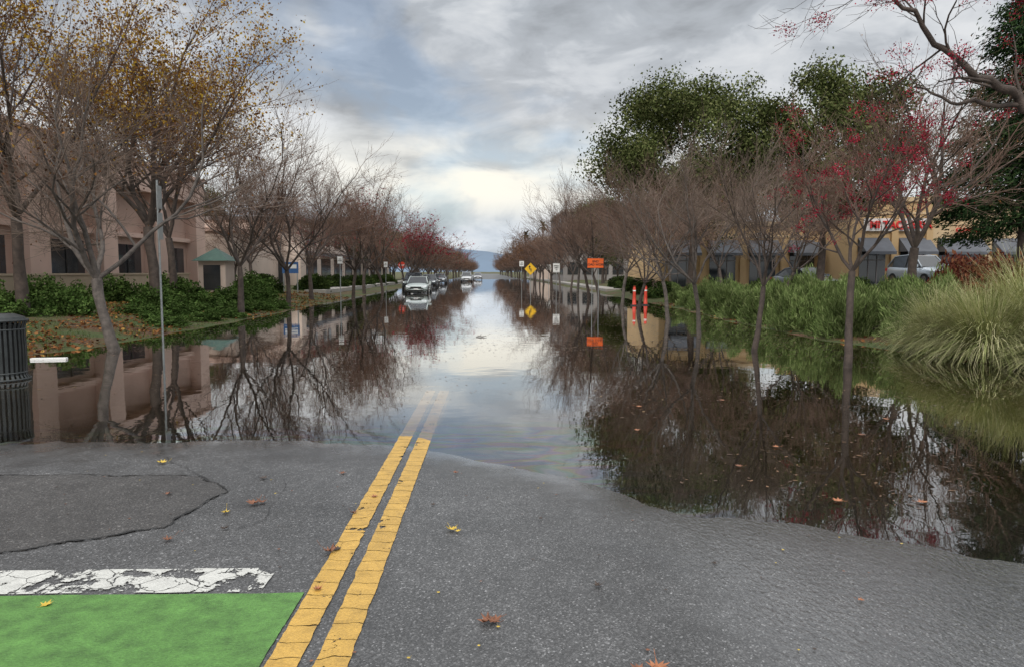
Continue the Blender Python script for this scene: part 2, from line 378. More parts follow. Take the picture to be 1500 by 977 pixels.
# ------------------------------------------------------------------ trees
CS={n:[(math.cos(2*math.pi*k/n),math.sin(2*math.pi*k/n)) for k in range(n)] for n in (3,5,8)}
class Tree:
    rmin=.0032
    def __init__(s,seed):
        s.r=random.Random(seed); s.rng=np.random.default_rng(seed); s.V=[];s.F=[];s.M=[];s.tips=[];s.n=0
    def tube(s,pts,rad,n,mi):
        o=len(s.V)
        for i,p in enumerate(pts):
            d=pts[min(i+1,len(pts)-1)]-pts[max(i-1,0)]
            u=d.cross(Vector((.31,.95,.1))); 
            if u.length<1e-5: u=Vector((1,0,0))
            u.normalize(); w=d.cross(u).normalized()
            for c,t in CS[n]:
                q=p+(u*c+w*t)*rad[i]; s.V.append((q.x,q.y,q.z))
        for i in range(len(pts)-1):
            for k in range(n):
                a=o+i*n+k;b=o+i*n+(k+1)%n; s.F.append((a,b,b+n,a+n)); s.M.append(mi)
    def branch(s,p,d,L,r,lvl,mx,nch,up,ang,rat=.62,wig=.12):
        R_=s.r
        segs=6 if lvl<=1 else (4 if lvl==2 else (3 if lvl<mx else 2))
        pts=[p.copy()]; rad=[r]; dd=d.normalized(); sl=L/segs
        rend=r*(.55 if lvl<mx else .5)
        dirs=[dd]; wg=wig*(.45 if lvl==0 else 1)
        for i in range(segs):
            dd=(dd+Vector((R_.gauss(0,wg),R_.gauss(0,wg),R_.gauss(0,wg)+up))).normalized()
            pts.append(pts[-1]+dd*sl); rad.append(r+(rend-r)*(i+1)/segs); dirs.append(dd)
        s.tube(pts,rad,8 if lvl==0 else (5 if lvl<=2 else 3),0 if lvl<=2 else 1)
        if lvl>=mx:
            s.tips.append(tuple(pts[-1])); s.tips.append(tuple(pts[1])); return pts,dirs,rad
        k=nch[lvl]
        for j in range(k):
            t=.25+.75*(j+R_.random()*.6)/k if lvl>0 else 1.0
            t=min(t,1); fi=t*segs; i0=min(int(fi),segs-1); q=pts[i0].lerp(pts[i0+1],fi-i0); bd=dirs[i0+1]
            a=R(R_.uniform(*ang)); 
            if lvl==0: az=2*math.pi*(j+R_.random()*.5)/k; a=R(R_.uniform(ang[0]*.8,ang[1]*.8))
            else: az=R_.uniform(0,6.283)
            u=bd.cross(Vector((.2,.1,1))).normalized() if abs(bd.z)<.98 else Vector((1,0,0)); w=bd.cross(u)
            nd_=(bd*math.cos(a)+(u*math.cos(az)+w*math.sin(az))*math.sin(a))
            rr=(rad[i0]+(rad[i0+1]-rad[i0])*(fi-i0))
            s.branch(q,nd_,L*rat*R_.uniform(.75,1.15)*(1.15-.35*t) if lvl>0 else s.limb*R_.uniform(.85,1.1),max(rr*(.62 if lvl>0 else .6),s.rmin),lvl+1,mx,nch,up*1.0,ang,rat,wig)
        if lvl>0: s.branch(pts[-1],dirs[-1],L*rat,max(rad[-1]*.9,s.rmin),lvl+1,mx,nch,up,ang,rat,wig)
        return pts,dirs,rad
def bare(name,seed,H=7,trunk=1.7,r=.11,nch=(4,4,4,4,3),mx=5,up=.07,ang=(22,52),lean=(0,0),bm=(BARK,TWIG),limb=None,leaves=0,lmat=None,lsize=.06,berries=0,W=None,ltop=False,bsize=.03,rmin=.0035):
    t=Tree(seed); t.rmin=rmin; t.limb=limb or (H-trunk)*.42
    t.branch(Vector((0,0,-.3)),Vector((lean[0],lean[1],1)),trunk+.3,r,0,mx,nch,up,ang)
    A=np.array(t.V); tips=np.array(t.tips)
    hs=(H-trunk)/(A[:,2].max()-trunk)
    cx=np.percentile(tips[:,0],[4,96]); cy=np.percentile(tips[:,1],[4,96]); cur=((cx[1]-cx[0])+(cy[1]-cy[0]))/2
    ws=(W/cur) if W else hs
    def tr(P):
        P=P.copy(); up_=P[:,2]>trunk; P[up_,2]=trunk+(P[up_,2]-trunk)*hs
        f=np.clip(P[:,2]/trunk,0,1)**2; k=1+(ws-1)*f
        bx=lean[0]*np.minimum(P[:,2],trunk); by=lean[1]*np.minimum(P[:,2],trunk)
        P[:,0]=bx+(P[:,0]-bx)*k; P[:,1]=by+(P[:,1]-by)*k; return P
    A0=A.copy(); A=tr(A); low=A0[:,2]<=trunk*.7; A[low]=A0[low]; tips=tr(tips)
    F=np.array(t.F); M=np.array(t.M)
    f0=F[M==0];f1=F[M==1]
    parts=[(A,f0,bm[0],True)]
    if len(f1):
        u,inv=np.unique(f1,return_inverse=True); parts.append((A[u],inv.reshape(f1.shape),bm[1],True))
    rng=t.rng
    if leaves:
        p=np.clip((tips[:,2]/H-.25),.02,1)**(1.0 if ltop else .3)
        cl=np.array([mnoise.noise(Vector(q)*.9+Vector((seed,0,0))) for q in tips[::7]]); cl=np.repeat(cl,7)[:len(tips)]
        p=p*np.clip(.5+cl*1.3,.08,1.5); p/=p.sum()
        c=tips[rng.choice(len(tips),leaves,p=p)]+rng.normal(size=(leaves,3))*.16
        v,f=leafquads(c,lsize,rng,.7); parts.append((v,f,lmat,False))
    if berries:
        sel=tips[rng.choice(len(tips),berries)]
        hot=np.array([mnoise.noise(Vector(q)*1.3+Vector((seed,0,0))) for q in sel])
        sel=sel[(sel[:,2]>H*.42)&(hot>.0)]
        c=np.repeat(sel,26,axis=0)+rng.normal(size=(len(sel)*26,3))*np.array([.05,.05,.04])
        v,f=leafquads(c,bsize,rng,.9); parts.append((v,f,BERRY,False))
    return npmesh(name,parts)
def put(name,me,x,y,rz=0,sc=1.0,z=None):
    return inst(name,me,(x,y,hz(x,y) if z is None else z),rz,sc)
put('leaning_tree',bare('t',11,8.0,1.7,.14,lean=(-.22,.02),nch=(5,5,4,4,3),bm=(BARKG,TWIGG),ang=(25,55),leaves=600,lmat=BRLEAF,W=6.0),-8.1,16.4)
put('autumn_tree',bare('t',12,13.2,3.0,.24,nch=(5,5,5,4,3),leaves=19000,lmat=YELLEAF,lsize=.1,ltop=True,ang=(18,42),W=8.0),-12.3,28)
put('autumn_tree',bare('t',13,12.0,2.8,.2,nch=(5,5,4,4,3),leaves=10000,lmat=YELLEAF,lsize=.1,ltop=True,ang=(18,42),W=7),-14.2,34)
put('autumn_tree',bare('t',14,11,2.8,.2,nch=(5,5,4,4,3),leaves=6500,lmat=YELLEAF,lsize=.08,ltop=True,ang=(20,48),W=6.5),-13.3,21.5)
MA=bare('ta',21,9.2,1.8,.15,nch=(4,5,5,4,3),ang=(20,50),leaves=150,lmat=BRLEAF,W=5.6)
MB_=bare('tb',22,8.6,1.7,.14,nch=(5,5,4,4,3),ang=(22,52),leaves=150,lmat=BRLEAF,W=5.6,rmin=.0045)
MC=bare('tc',23,8.2,1.6,.13,nch=(5,5,5,4,3),ang=(25,55),leaves=1200,lmat=BRLEAF,lsize=.08,W=6.0,rmin=.0055)
MD=bare('td',24,8.4,1.7,.13,nch=(5,5,4,4,3),ang=(25,55),berries=500,bsize=.06,leaves=2200,lmat=BERRY,lsize=.09,W=6.0,rmin=.006)
put('bare_tree',MA,-9.1,27.5,.3,1.02); put('bare_tree',MB_,-9.1,34,1,1.0); put('bare_tree',MA,-9.9,42,2.2,1.0)
put('bare_tree',MC,-8.9,49,0,1.1); put('bare_tree',MB_,-9.3,56,3,1.12); put('red_berry_tree',MD,-8.9,63,4,1.1)
put('red_berry_tree',MD,-7.9,73,1,1.0); put('bare_tree',MC,-9,80,5,1)
put('bare_tree',MB_,-14.5,46,5,1.0); put('bare_tree',MA,-14,60,1,1.0); put('bare_tree',MC,-19,56,2,1.0)
put('red_berry_tree',bare('t',31,5.5,1.9,.085,nch=(4,4,4,4,3),ang=(20,50),berries=560,bsize=.026,bm=(BARK,TWIG),W=2.9),6.45,13.0,.5)
put('bare_tree',bare('t',32,5.5,1.6,.075,nch=(5,5,4,4,3),ang=(20,48),W=3.1,leaves=60,lmat=BRLEAF,lsize=.04,bm=(BARK,TWIGG)),5.7,15.7)
put('bare_tree',bare('t',33,6.0,1.6,.075,nch=(5,5,4,4,3),ang=(20,48),W=3.6,bm=(BARKG,TWIGG)),5.8,20)
RE=bare('te',34,6.8,1.6,.09,nch=(5,4,4,4,3),ang=(20,50),W=4.3,bm=(BARKG,TWIG)); RF=bare('tf',35,7.6,1.6,.11,nch=(5,5,4,4,3),ang=(22,52),W=4.8,rmin=.0045)
for i,(x,y,m,s) in enumerate([(6.3,25.5,RE,1),(6.2,30.5,RF,.92),(6.5,36,RE,1.15),(6.4,42,RF,1.1),(6.6,48,RF,1.18),(6.5,54,RE,1.35),(6.7,60,RF,1.1),(6.6,67,RE,1.15),(6.5,75,RF,.95),(10.8,27,RF,.9),(11.5,36,RF,1.0),(11.5,46,RE,1.2)]):
    put('bare_tree',m,x,y,i*1.7,s)
put('spreading_tree',bare('t',41,10.8,2.2,.24,nch=(5,5,4,4,3),ang=(22,50),leaves=500,lmat=BRLEAF,W=6.5),17.4,30)
put('spreading_tree',bare('t',42,6.5,1.8,.14,nch=(5,5,4,4,3),ang=(25,55),rmin=.005),32,42)
FA=bare('far_a',51,7.8,1.7,.15,nch=(5,5,5,4,3),mx=4,leaves=1500,lmat=BRLEAF,lsize=.13,W=6.5,rmin=.012); FB=bare('far_b',52,7.5,1.7,.14,nch=(5,5,5,4,3),mx=4,leaves=1200,lmat=BRLEAF,lsize=.12,W=6,rmin=.012)
row=empty('distant_tree_row'); rr=random.Random(5)
y=86
while y<430:
    for sx in (-8.8,7.0,-15,15):
        if abs(sx)>10 and rr.random()<.3: continue
        inst('tree',rr.choice((FA,FB)),(sx+rr.uniform(-.6,.6),y+rr.uniform(-2,2),.05),rr.uniform(0,6),rr.uniform(.8,1.1),row)
    y+=7.5 if y<200 else 12
def oak(name,seed,H,W,base,n=30000,lobes=90,ls=.19,mat=OAKLEAF):
    rng=np.random.default_rng(seed); t=Tree(seed); t.rmin=.01; t.limb=H*.3
    t.branch(Vector((0,0,-.3)),Vector((.05,0,1)),base+.6,.3,0,3,(5,4,4,3),.05,(25,55))
    A=np.array(t.V);F=np.array(t.F)
    A[:,2]=np.where(A[:,2]>base,base+(A[:,2]-base)*min(1,(H*.88-base)/max(.1,A[:,2].max()-base)),A[:,2])
    cz=(H+base)/2; cen=[]
    while len(cen)<lobes:
        p=rng.uniform(-1,1,3); q=np.linalg.norm(p)
        lim=.88+.22*mnoise.noise(Vector((p[0]*1.7+seed*5,p[1]*1.7,p[2]*1.7)))
        if .45<q<lim: 
            taper=1-.2*max(0,-p[2])
            cen.append(p*np.array([W/2*taper,W/2*taper,(H-base)/2])+np.array([0,0,cz]))
    cen=np.array(cen); rad=rng.uniform(.045,.115,lobes)*W
    k=rng.choice(lobes,n,p=rad**2/(rad**2).sum()); d=rng.normal(size=(n,3)); d/=np.linalg.norm(d,axis=1)[:,None]
    c=cen[k]+d*(rad[k]*(rng.random(n)**.5)*(1+.3*np.abs(rng.normal(size=n))))[:,None]*np.array([1.05,1.05,.9])
    v,f=leafquads(c,ls,rng,.6)
    return npmesh(name,[(A,F,BARK,True),(v,f,mat,False)])
OA=oak('oa',1,13.6,12,3.0,66000,170,.17); OB=oak('ob',2,13.6,10.5,3.0,56000,150,.17)
put('oak_tree',OA,12.6,46); put('oak_tree',OB,19.0,42,1); put('oak_tree',OB,18,62,2,.9); put('oak_tree',OA,12.5,80,2,.7)
put('oak_tree',OB,-30,75,2,.8); put('oak_tree',OA,-18,92,1,.6); put('oak_tree',OA,38,62,1,.6); put('oak_tree',OB,47,60,3,.65)
put('oak_tree',OB,31,64,3,.62); put('oak_tree',OB,-14.5,112,3,.6); put('oak_tree',OA,15,120,3,.55)
def redwood(seed,H,W,base):
    rng=np.random.default_rng(seed); b=MB(); b.tube([(0,0,-.2),(0,0,H*.5),(0,0,H)],[.28,.16,.03],BARK,8)
    cs=[];ds=[]
    z=base
    while z<H-.2:
        fr=(z-base)/(H-base); L=W/2*(1-fr)**.7*rng.uniform(.75,1.1)+.2
        for j in range(5):
            a=rng.uniform(0,6.283); tip=np.array([math.cos(a)*L,math.sin(a)*L,-.22*L])
            b.tube([(0,0,z),(tip[0]*.5,tip[1]*.5,z+.02*L),(tip[0],tip[1],z+tip[2])],[.04,.025,.008],BARK,3,False)
            n=int(190*L/2)+20; tt=rng.random(n)**.7
            p=np.stack([tip[0]*tt,tip[1]*tt,z+.05*L*tt-.27*L*tt*tt],1)
            w=(.12+.3*(1-abs(tt-.5)))[:,None]
            cs.append(p+rng.normal(size=(n,3))*w*np.array([1,1,.45])-np.array([0,0,.1]))
            dd=np.tile(np.array([math.cos(a),math.sin(a),-.5]),(n,1)); ds.append(dd)
        z+=.3
    v,f=leafquads(np.concatenate(cs),.22,rng,.3,np.concatenate(ds),.5)
    return npmesh('rw',[(np.array(b.v),[q for q in b.f],BARK,True),(v,f,REDWOODLEAF,False)])
put('redwood_tree',redwood(3,16,8,3.4),25.0,34)
t=Tree(77); t.limb=1.2
def limb(pts,r0,r1,ch,Ls,seed):
    pts=[Vector(p) for p in pts]; n=len(pts); rad=[r0+(r1-r0)*i/(n-1) for i in range(n)]
    P=[];Q=[]
    for i in range(n-1):
        for k in range(5):
            s=k/5; q=pts[i].lerp(pts[i+1],s); w=.03; P.append(q+Vector((t.r.gauss(0,w),t.r.gauss(0,w),t.r.gauss(0,w)))*(0 if i==0 and k==0 else 1)); Q.append(rad[i]+(rad[i+1]-rad[i])*s)
    P.append(pts[-1]);Q.append(rad[-1]); t.tube(P,Q,8,0)
    for i in range(ch):
        s=t.r.uniform(.15,1)*(len(P)-1); j=min(int(s),len(P)-2); q=P[j].lerp(P[j+1],s-j); d=(P[j+1]-P[j]).normalized()
        nd_=(d*.8+Vector((t.r.gauss(0,.6),t.r.gauss(0,.6),t.r.gauss(.1,.6)))).normalized()
        t.branch(q,nd_,Ls*t.r.uniform(.6,1.2),Q[j]*.4,2,4,(4,4,3,3),-.01,(25,60),.6,.18)
limb([(10.6,10,-.2),(10.3,10,1.5),(9.9,10,2.7)],.17,.13,0,1,1)
limb([(9.9,10,2.7),(8.6,10,3.45),(7.25,10,3.95),(6.6,9.9,4.3),(5.9,9.9,4.7),(5.3,9.8,5.25),(4.8,9.7,5.5)],.09,.012,13,.85,1)
limb([(9.9,10,2.7),(8.9,10.3,4.3),(8.0,10.6,5.4),(7.2,10.8,6.2)],.1,.03,12,1.0,2)
limb([(7.25,10,3.95),(6.5,10.2,4.0),(5.9,10.3,4.25)],.035,.012,4,.5,3)
A=np.array(t.V);F=np.array(t.F); tips=np.array(t.tips)
sel=tips[t.rng.choice(len(tips),85)]; c=np.repeat(sel,60,axis=0)+t.rng.normal(size=(len(sel)*60,3))*np.array([.06,.06,.05])
v,f=leafquads(c,.022,t.rng,.9)
inst('overhanging_berry_tree',npmesh('ob',[(A,F,BARK,True),(v,f,BERRY,False)]),(0,0,0))
def palm(seed,H):
    rng=np.random.default_rng(seed); b=MB(); b.tube([(0,0,0),(0.1,0,H)],[.25,.16],BARK,6); vv=[];ff=[]
    for i in range(34):
        a=rng.uniform(0,6.28); e=rng.uniform(-.5,1.2); L=rng.uniform(1.6,2.2); p=np.array([.1,0,H]); d=np.array([math.cos(a)*math.cos(e),math.sin(a)*math.cos(e),math.sin(e)])
        sd=np.array([-math.sin(a),math.cos(a),0]); o=len(vv)
        for k in range(5):
            wd=.22*math.sin(math.pi*(.15+.8*k/4)); vv+= [tuple(p+sd*wd),tuple(p-sd*wd)]; p=p+d*L/4; d=d+np.array([0,0,-.28]); d/=np.linalg.norm(d)
        for k in range(4): ff.append((o+2*k,o+2*k+1,o+2*k+3,o+2*k+2))
    b.add(vv,ff,HEDGELEAF); return b
palm(1,11).obj('palm_tree',loc=(9.5,190,0)); palm(2,12).obj('palm_tree',loc=(12.5,170,0)); palm(3,11).obj('palm_tree',loc=(16,165,0))
# ------------------------------------------------------------------ shrubs
def shrub(seed,n,size,mat,aspect=.45,spike=False,rx=1,ry=1,rz=1,rag=.25):
    rng=np.random.default_rng(seed); d=rng.normal(size=(n,3)); d[:,2]=np.abs(d[:,2]); d/=np.linalg.norm(d,axis=1)[:,None]
    lump=np.array([.82+rag*1.6*mnoise.noise(Vector((x[0]*2.2+seed,x[1]*2.2,x[2]*2.2)))+rag*.6*mnoise.noise(Vector((x[0]*6+seed,x[1]*6,x[2]*6))) for x in d])
    rr=(rng.random(n)**.28)*lump
    c=d*rr[:,None]*np.array([rx,ry,rz])
    dirs=d*np.array([.7,.7,.7])+np.array([0,0,.7]) if spike else None
    v,f=leafquads(c,size,rng,aspect,dirs,.45 if spike else 1)
    parts=[(v,f,mat,False)]
    b=MB()
    for i in range(30):
        q=d[i]*lump[i]*.9; b.tube([(0,0,-.1),(q[0]*rx*.6,q[1]*ry*.6,q[2]*rz*.4),(q[0]*rx,q[1]*ry,q[2]*rz)],[.02,.012,.004],BARK,3,False)
    parts.append((np.array(b.v),b.f,BARK,True))
    return npmesh('shrub',parts)
RS=[shrub(i,11000,.12,ROSELEAF,.15,True,rag=.28) for i in (1,2,7)]
GS=[shrub(i,5000,.1,SHRUBLEAF,.6,rag=.35) for i in (3,4)]
HS=[shrub(i,5000,.09,HEDGELEAF,.6,rag=.12) for i in (5,)]
RD=[shrub(i,7000,.07,REDLEAF,.6,rag=.15) for i in (6,)]
sr=random.Random(9)
def ps(name,me,x,y,sx,sy,sz,dz=-.05): return inst(name,me,(x,y,max(hz(x,y),0)+dz),sr.uniform(0,6.28),(sx,sy,sz))
for x,y,s,h in [(10.3,17.0,1.3,1.5),(9.4,18.6,1.2,1.4),(11.4,18.4,1.4,1.4),(9.2,21.0,1.2,1.5),(10.9,20.5,1.4,1.45),(9.3,23.6,1.3,1.5),(9.3,26,1.2,1.4),(10.8,24,1.3,1.5),(9.5,29,1.3,1.4),(9.8,32,1.2,1.3),(12.2,16.2,1.2,1.1),(10,35,1.1,1.1),(10.2,38,1.2,1.1),(11.5,27.5,1.3,1.4),(12.5,21.5,1.3,1.2)]:
    ps('feathery_shrub',sr.choice(RS),x,y,s,s,h)
def fgrass(seed,n,H):
    rng=random.Random(seed); vv=[];ff=[]
    for i in range(n):
        a=rng.uniform(0,6.283); r0=rng.random()**.6*.3; p=Vector((math.cos(a)*r0,math.sin(a)*r0,0)); el=rng.uniform(.45,1.45); a+=rng.gauss(0,.45)
        d=Vector((math.cos(a)*math.cos(el),math.sin(a)*math.cos(el),math.sin(el))); L=H*rng.uniform(.6,1.5); sd=Vector((-math.sin(a),math.cos(a),0)); o=len(vv); k=6; dr=rng.uniform(.12,.3)
        for j in range(k+1):
            wd=.006*(1-j/k)+.0012; vv+=[tuple(p+sd*wd),tuple(p-sd*wd)]; p=p+d*L/k; d=(d+Vector((rng.gauss(0,.05),rng.gauss(0,.05),-dr-.05*j*rng.random()))).normalized()
        for j in range(k): ff.append((o+2*j,o+2*j+1,o+2*j+3,o+2*j+2))
    return npmesh('fg',[(np.array(vv),ff,FGRASS,False)])
FG=[fgrass(1,4200,1.15),fgrass(2,3600,1.05)]
for i,(x,y,s) in enumerate([(9.7,14.0,1.1),(10.6,13.4,1.0),(11.0,14.6,1.2),(9.95,12.5,.8),(11.6,12.9,1.0),(10.3,15.4,1.1),(12.2,14.6,1.1),(10.7,12.2,.8),(9.5,15.2,.85)]): inst('fountain_grass',FG[i%2],(x,y,max(.0,hz(x,y))),sr.uniform(0,6),(s,s,s*sr.uniform(.9,1.15)))
for x,y in [(12.0,18.2),(13.3,18.6),(14.6,19),(12.9,20),(14.2,20.6),(15.8,21),(17.2,22),(14.0,17.2)]: ps('red_shrub',RD[0],x,y,1.1,1.0,1.9,.0)
for x,y in [(17.0,30),(15.6,31),(13.7,32),(12.4,33)]: ps('hedge',HS[0],x,y,1.3,.9,1.15)
for x,y in [(20,32),(22,32.5),(24,33),(26,33.5),(28,34)]: ps('hedge',HS[0],x,y,1.4,.8,.65)
for x in range(5): ps('hedge',HS[0],10.6+x*.4,44+x*6,1.5,1.5,1.1)
for x,y,s,h in [(-13.6,21.6,.9,.8),(-12.8,22.8,1,.85),(-15.5,23,1.1,1.1),(-14.3,25.5,1,1.0),(-16,27,1,1.2),(-12.2,27.5,1,.8),(-11.2,29,1.1,.7),(-12.6,31,1.2,1.0),(-11.2,32.5,1.1,.8),(-10.7,26,.9,.5),(-9.9,29.5,.9,.5),(-10.8,35,1.2,.9),(-12,37,1.2,1.0),(-15.3,31,1.2,1.2),(-15,35,1.3,1.3),(-12.9,41,1.3,1.3),(-17,21,1,1),
    (-9.7,22.5,.8,.3),(-10.4,23.8,.9,.35),(-9.6,25,.9,.35),(-9.5,27,.8,.35),(-10.3,28,1,.45),(-9.6,31.5,.9,.45),(-9.6,33.5,.9,.5),(-11.5,24.8,.9,.4)]:
    ps('green_shrub',sr.choice(GS),x,y,s,s,h)
for x,y in [(-13.5,45),(-14.5,48),(-12.2,52),(-13,56),(-12.5,61),(-12,66),(-12,72),(-12,80),(-12,88)]: ps('hedge',HS[0],x,y,1.4,1.6,1.3)
# ------------------------------------------------------------------ grass, litter, floating leaves
rng=np.random.default_rng(4)
def scatter(n,x0,x1,y0,y1,thr,sc,seed,zoff=.01,test=None):
    o=[]
    while len(o)<n:
        y=y0+(y1-y0)*rng.random()**1.4; x=rng.uniform(x0,x1)
        if wob(x,y,sc,seed)<thr: continue
        z=hz(x,y)
        if test and not test(x,y,z): continue
        o.append((x,y,z+zoff))
    return np.array(o)
land=lambda x,y,z: z>.005 and y>9.6
c=np.concatenate([scatter(22000,-20,-8.6,12,45,-.3,.6,1,.03,land),scatter(6000,8.3,16,11,40,-.3,.6,1,.03,land)])
v,f=leafquads(c,.1,rng,.12,np.tile(np.array([0,0,1.0]),(len(c),1)),.35); inst('grass',npmesh('g',[(v,f,GRASSB,False)]),(0,0,0))
c=np.concatenate([scatter(14000,-20,-8.6,12,50,-.15,.5,2,.03,land),scatter(2500,8.3,16,11,40,-.1,.5,2,.02,land)])
v,f=leafquads(c,.1,rng,.7,flat=.7); inst('leaf_litter',npmesh('l',[(v,f,LITTER,False)]),(0,0,0))
wet=lambda x,y,z: z<-.015
fl=np.concatenate([scatter(3600,1.5,9,4.6,26,.0,.45,3,0,wet),scatter(15000,-8.6,8.6,16,75,-.15,.25,4,0,wet),scatter(1800,-9,2,8.5,24,.0,.5,5,0,wet),scatter(2500,6.6,9.4,10,40,-.3,.5,6,0,wet),scatter(2000,-9.6,-7.4,13,40,-.3,.5,6,0,wet)])
fl[:,2]=.004
n=len(fl); s=(.008+.026*rng.random(n)**3)*(1+np.clip(fl[:,1]-12,0,40)*.045); a=rng.uniform(0,6.283,n); asp=rng.uniform(.3,.75,n)
vs=[]
for k,(q,rd) in enumerate([(0,1),(1,.7),(2,.9),(3,1),(4,.6),(5,.85)]):
    th=q*math.pi/3; lx=np.cos(th)*s*rd; ly=np.sin(th)*s*rd*asp
    vs.append(np.stack([fl[:,0]+lx*np.cos(a)-ly*np.sin(a),fl[:,1]+lx*np.sin(a)+ly*np.cos(a),fl[:,2]+.0008*np.abs(np.sin(th+a))],1))
v=np.stack(vs,1).reshape(-1,3); inst('floating_leaves',npmesh('fl',[(v,np.arange(6*n).reshape(-1,6),FLOATL,False)]),(0,0,0))
OUT=[(0,-1),(.12,-.35),(.6,-.55),(.45,-.12),(1,.05),(.55,.25),(.7,.75),(.28,.5),(0,1.1),(-.28,.5),(-.7,.75),(-.55,.25),(-1,.05),(-.45,-.12),(-.6,-.55),(-.12,-.35)]
b=MB(); lr=random.Random(3)
LY_=simple('yellow_leaf',(.6,.42,.05),.5,.25,30); LB=simple('brown_dry_leaf',(.2,.08,.04),.55,.35,30); LO=simple('orange_leaf',(.36,.14,.06),.5,.3,30); LD=simple('dark_wet_leaf',(.05,.03,.02),.4,.3,30)
def leaf(x,y,s,mat,curl=.45,water=False):
    a=lr.uniform(0,6.28); z=(0 if water else hz(x,y))+.008; vv=[]; c1=lr.uniform(.2,1.5); c2=lr.uniform(.2,1.4)
    def P(u,v_):
        u*=lr.uniform(.85,1.1); zz=curl*s*(.6*c1*u*u+.5*c2*v_*v_+.25*lr.random()); return (x+s*(u*math.cos(a)-v_*math.sin(a)),y+s*(u*math.sin(a)+v_*math.cos(a)),z+zz)
    vv.append(P(0,0)); vv+=[P(*q) for q in OUT]; n=len(OUT)
    b.add(vv,[(0,1+i,1+(i+1)%n) for i in range(n)],mat)
    st=[P(0,-1),P(.05,-1.6)]; b.tube([st[0],st[1]],s*.03,mat,3)
for x,y,s,m in [(-2.87,6.5,.05,LY_),(-1.68,5.24,.055,LB),(-1.63,5.27,.04,LB),(-1.97,4.5,.04,LB),(-1.81,5.04,.035,LY_),(-.94,4.26,.05,LB),(-.90,4.3,.035,LD),(-.88,3.72,.03,LO),(-.24,4.66,.045,LY_),(-.2,4.62,.025,LY_),(0,3.35,.052,LB),(.03,3.36,.04,LB),(.58,3.77,.03,LD),(.70,2.93,.05,LO),(.62,2.9,.04,LB),(-2.17,3.57,.035,LY_),(-1.83,5.95,.04,LD),(-1.22,6.1,.035,LB),(-.28,6.1,.03,LB),(-1.7,4.7,.03,LD),(-2.4,5.5,.03,LB),(-.85,5.4,.03,LO),(1.3,4.1,.02,LD),(-.4,5.2,.02,LD),(.35,4.9,.02,LD),(-3.1,4.6,.03,LB),(-.93,5.0,.03,LB),(1.9,3.6,.02,LO)]:
    leaf(x,y,s,m,.8)
for i in range(140):
    x=lr.uniform(-4,3.5); y=lr.uniform(2.7,7); 
    if hz(x,y)>0: leaf(x,y,lr.uniform(.005,.013),lr.choice((LB,LD,LD,LY_)),.2)
for x,y,s in [(2.6,5.3,.05),(3.2,5.25,.045),(2.2,6.3,.04),(3.9,7.5,.05),(1.6,7.8,.04),(1.9,9.2,.05),(3.1,9.6,.05),(4.6,8.3,.05),(2.8,7.0,.04)]: leaf(x,y,s,lr.choice((LO,LB)),.25,True)
b.obj('fallen_leaves')
b=MB(); b.box(-.32,.32,-.06,.06,-.02,.03,WHITE); o=b.obj('floating_board',loc=(-8.55,14.6,0.01),bevel=.01); o.rotation_euler=(0,0,.15)
b=MB(); b.tube([(-.12,0,.01),(-.03,.03,.02),(.06,0,.015),(.16,.03,.03)],[.008,.014,.012,.004],BARK,5); b.tube([(0,.02,.02),(.02,.06,.08)],[.008,.003],BARK,5); b.obj('floating_branch',loc=(-.2,19.3,0))
# ------------------------------------------------------------------ trash can
b=MB(); N=30; Rr=.34
for i in range(N):
    a=2*math.pi*i/N; ca,sa=math.cos(a),math.sin(a)
    P=[(Rr*1.12,0),(Rr*.98,.08),(Rr,.45),(Rr*.98,.82),(Rr*1.08,.93)]
    for (r0,z0),(r1,z1) in zip(P[:-1],P[1:]):
        w=.02; v=[]
        for rr_,zz in ((r0,z0),(r1,z1)):
            v+=[(ca*rr_-sa*w,sa*rr_+ca*w,zz),(ca*rr_+sa*w,sa*rr_-ca*w,zz),(ca*(rr_-.012)+sa*w,sa*(rr_-.012)-ca*w,zz),(ca*(rr_-.012)-sa*w,sa*(rr_-.012)+ca*w,zz)]
        b.add(v,[(0,1,5,4),(2,3,7,6),(1,2,6,5),(3,0,4,7)],METALD)
def ring(b,r,z,t,mat,n=32):
    pts=[(math.cos(2*math.pi*k/n)*r,math.sin(2*math.pi*k/n)*r,z) for k in range(n+1)]; b.tube(pts,t,mat,6,False)
for r_,z_,t_ in [(Rr*1.08,.94,.022),(Rr*.96,.12,.015),(Rr*.96,.8,.015),(Rr*1.1,.02,.018)]: ring(b,r_,z_,t_,METALD)
b.tube([(0,0,.06),(0,0,.88)],.27,BLACK,20); b.tube([(0,0,.93),(0,0,.99),(0,0,1.04)],[.36,.33,.2],METALD,24)
b.obj('trash_can',loc=(-7.7,11.9,0))
# ------------------------------------------------------------------ signs
e=empty('street_sign',(-8.7,20,.0))
b=MB(); b.tube([(0,0,-.2),(.0,0,4.1)],.03,GALV,8); b.obj('post',e)
b=MB(); b.box(-.012,.012,-.24,.2,2.55,3.25,GALV); b.box(-.012,.012,-.24,.2,3.35,3.95,GALV); o=b.obj('panel',e,bevel=.004); o.location=(.05,0,0); o.rotation_euler=(0,0,.15)
e=empty('road_work_sign',(5.95,41,0),0)
b=MB(); b.tube([(-.18,0.02,-.2),(-.18,0.02,2.5)],.022,GALV,6); b.tube([(.18,0.02,-.2),(.18,0.02,2.5)],.022,GALV,6); b.obj('posts',e)
b=MB(); b.box(-.46,.46,-.03,0,1.9,2.45,BLACK); b.box(-.445,.445,-.034,-.028,1.915,2.435,ORANGE); b.obj('panel',e)
text('END\nROAD WORK',.17,BLACK,e,(0,-.04,2.175),ext=.003)
e=empty('warning_sign',(3.9,68,0))
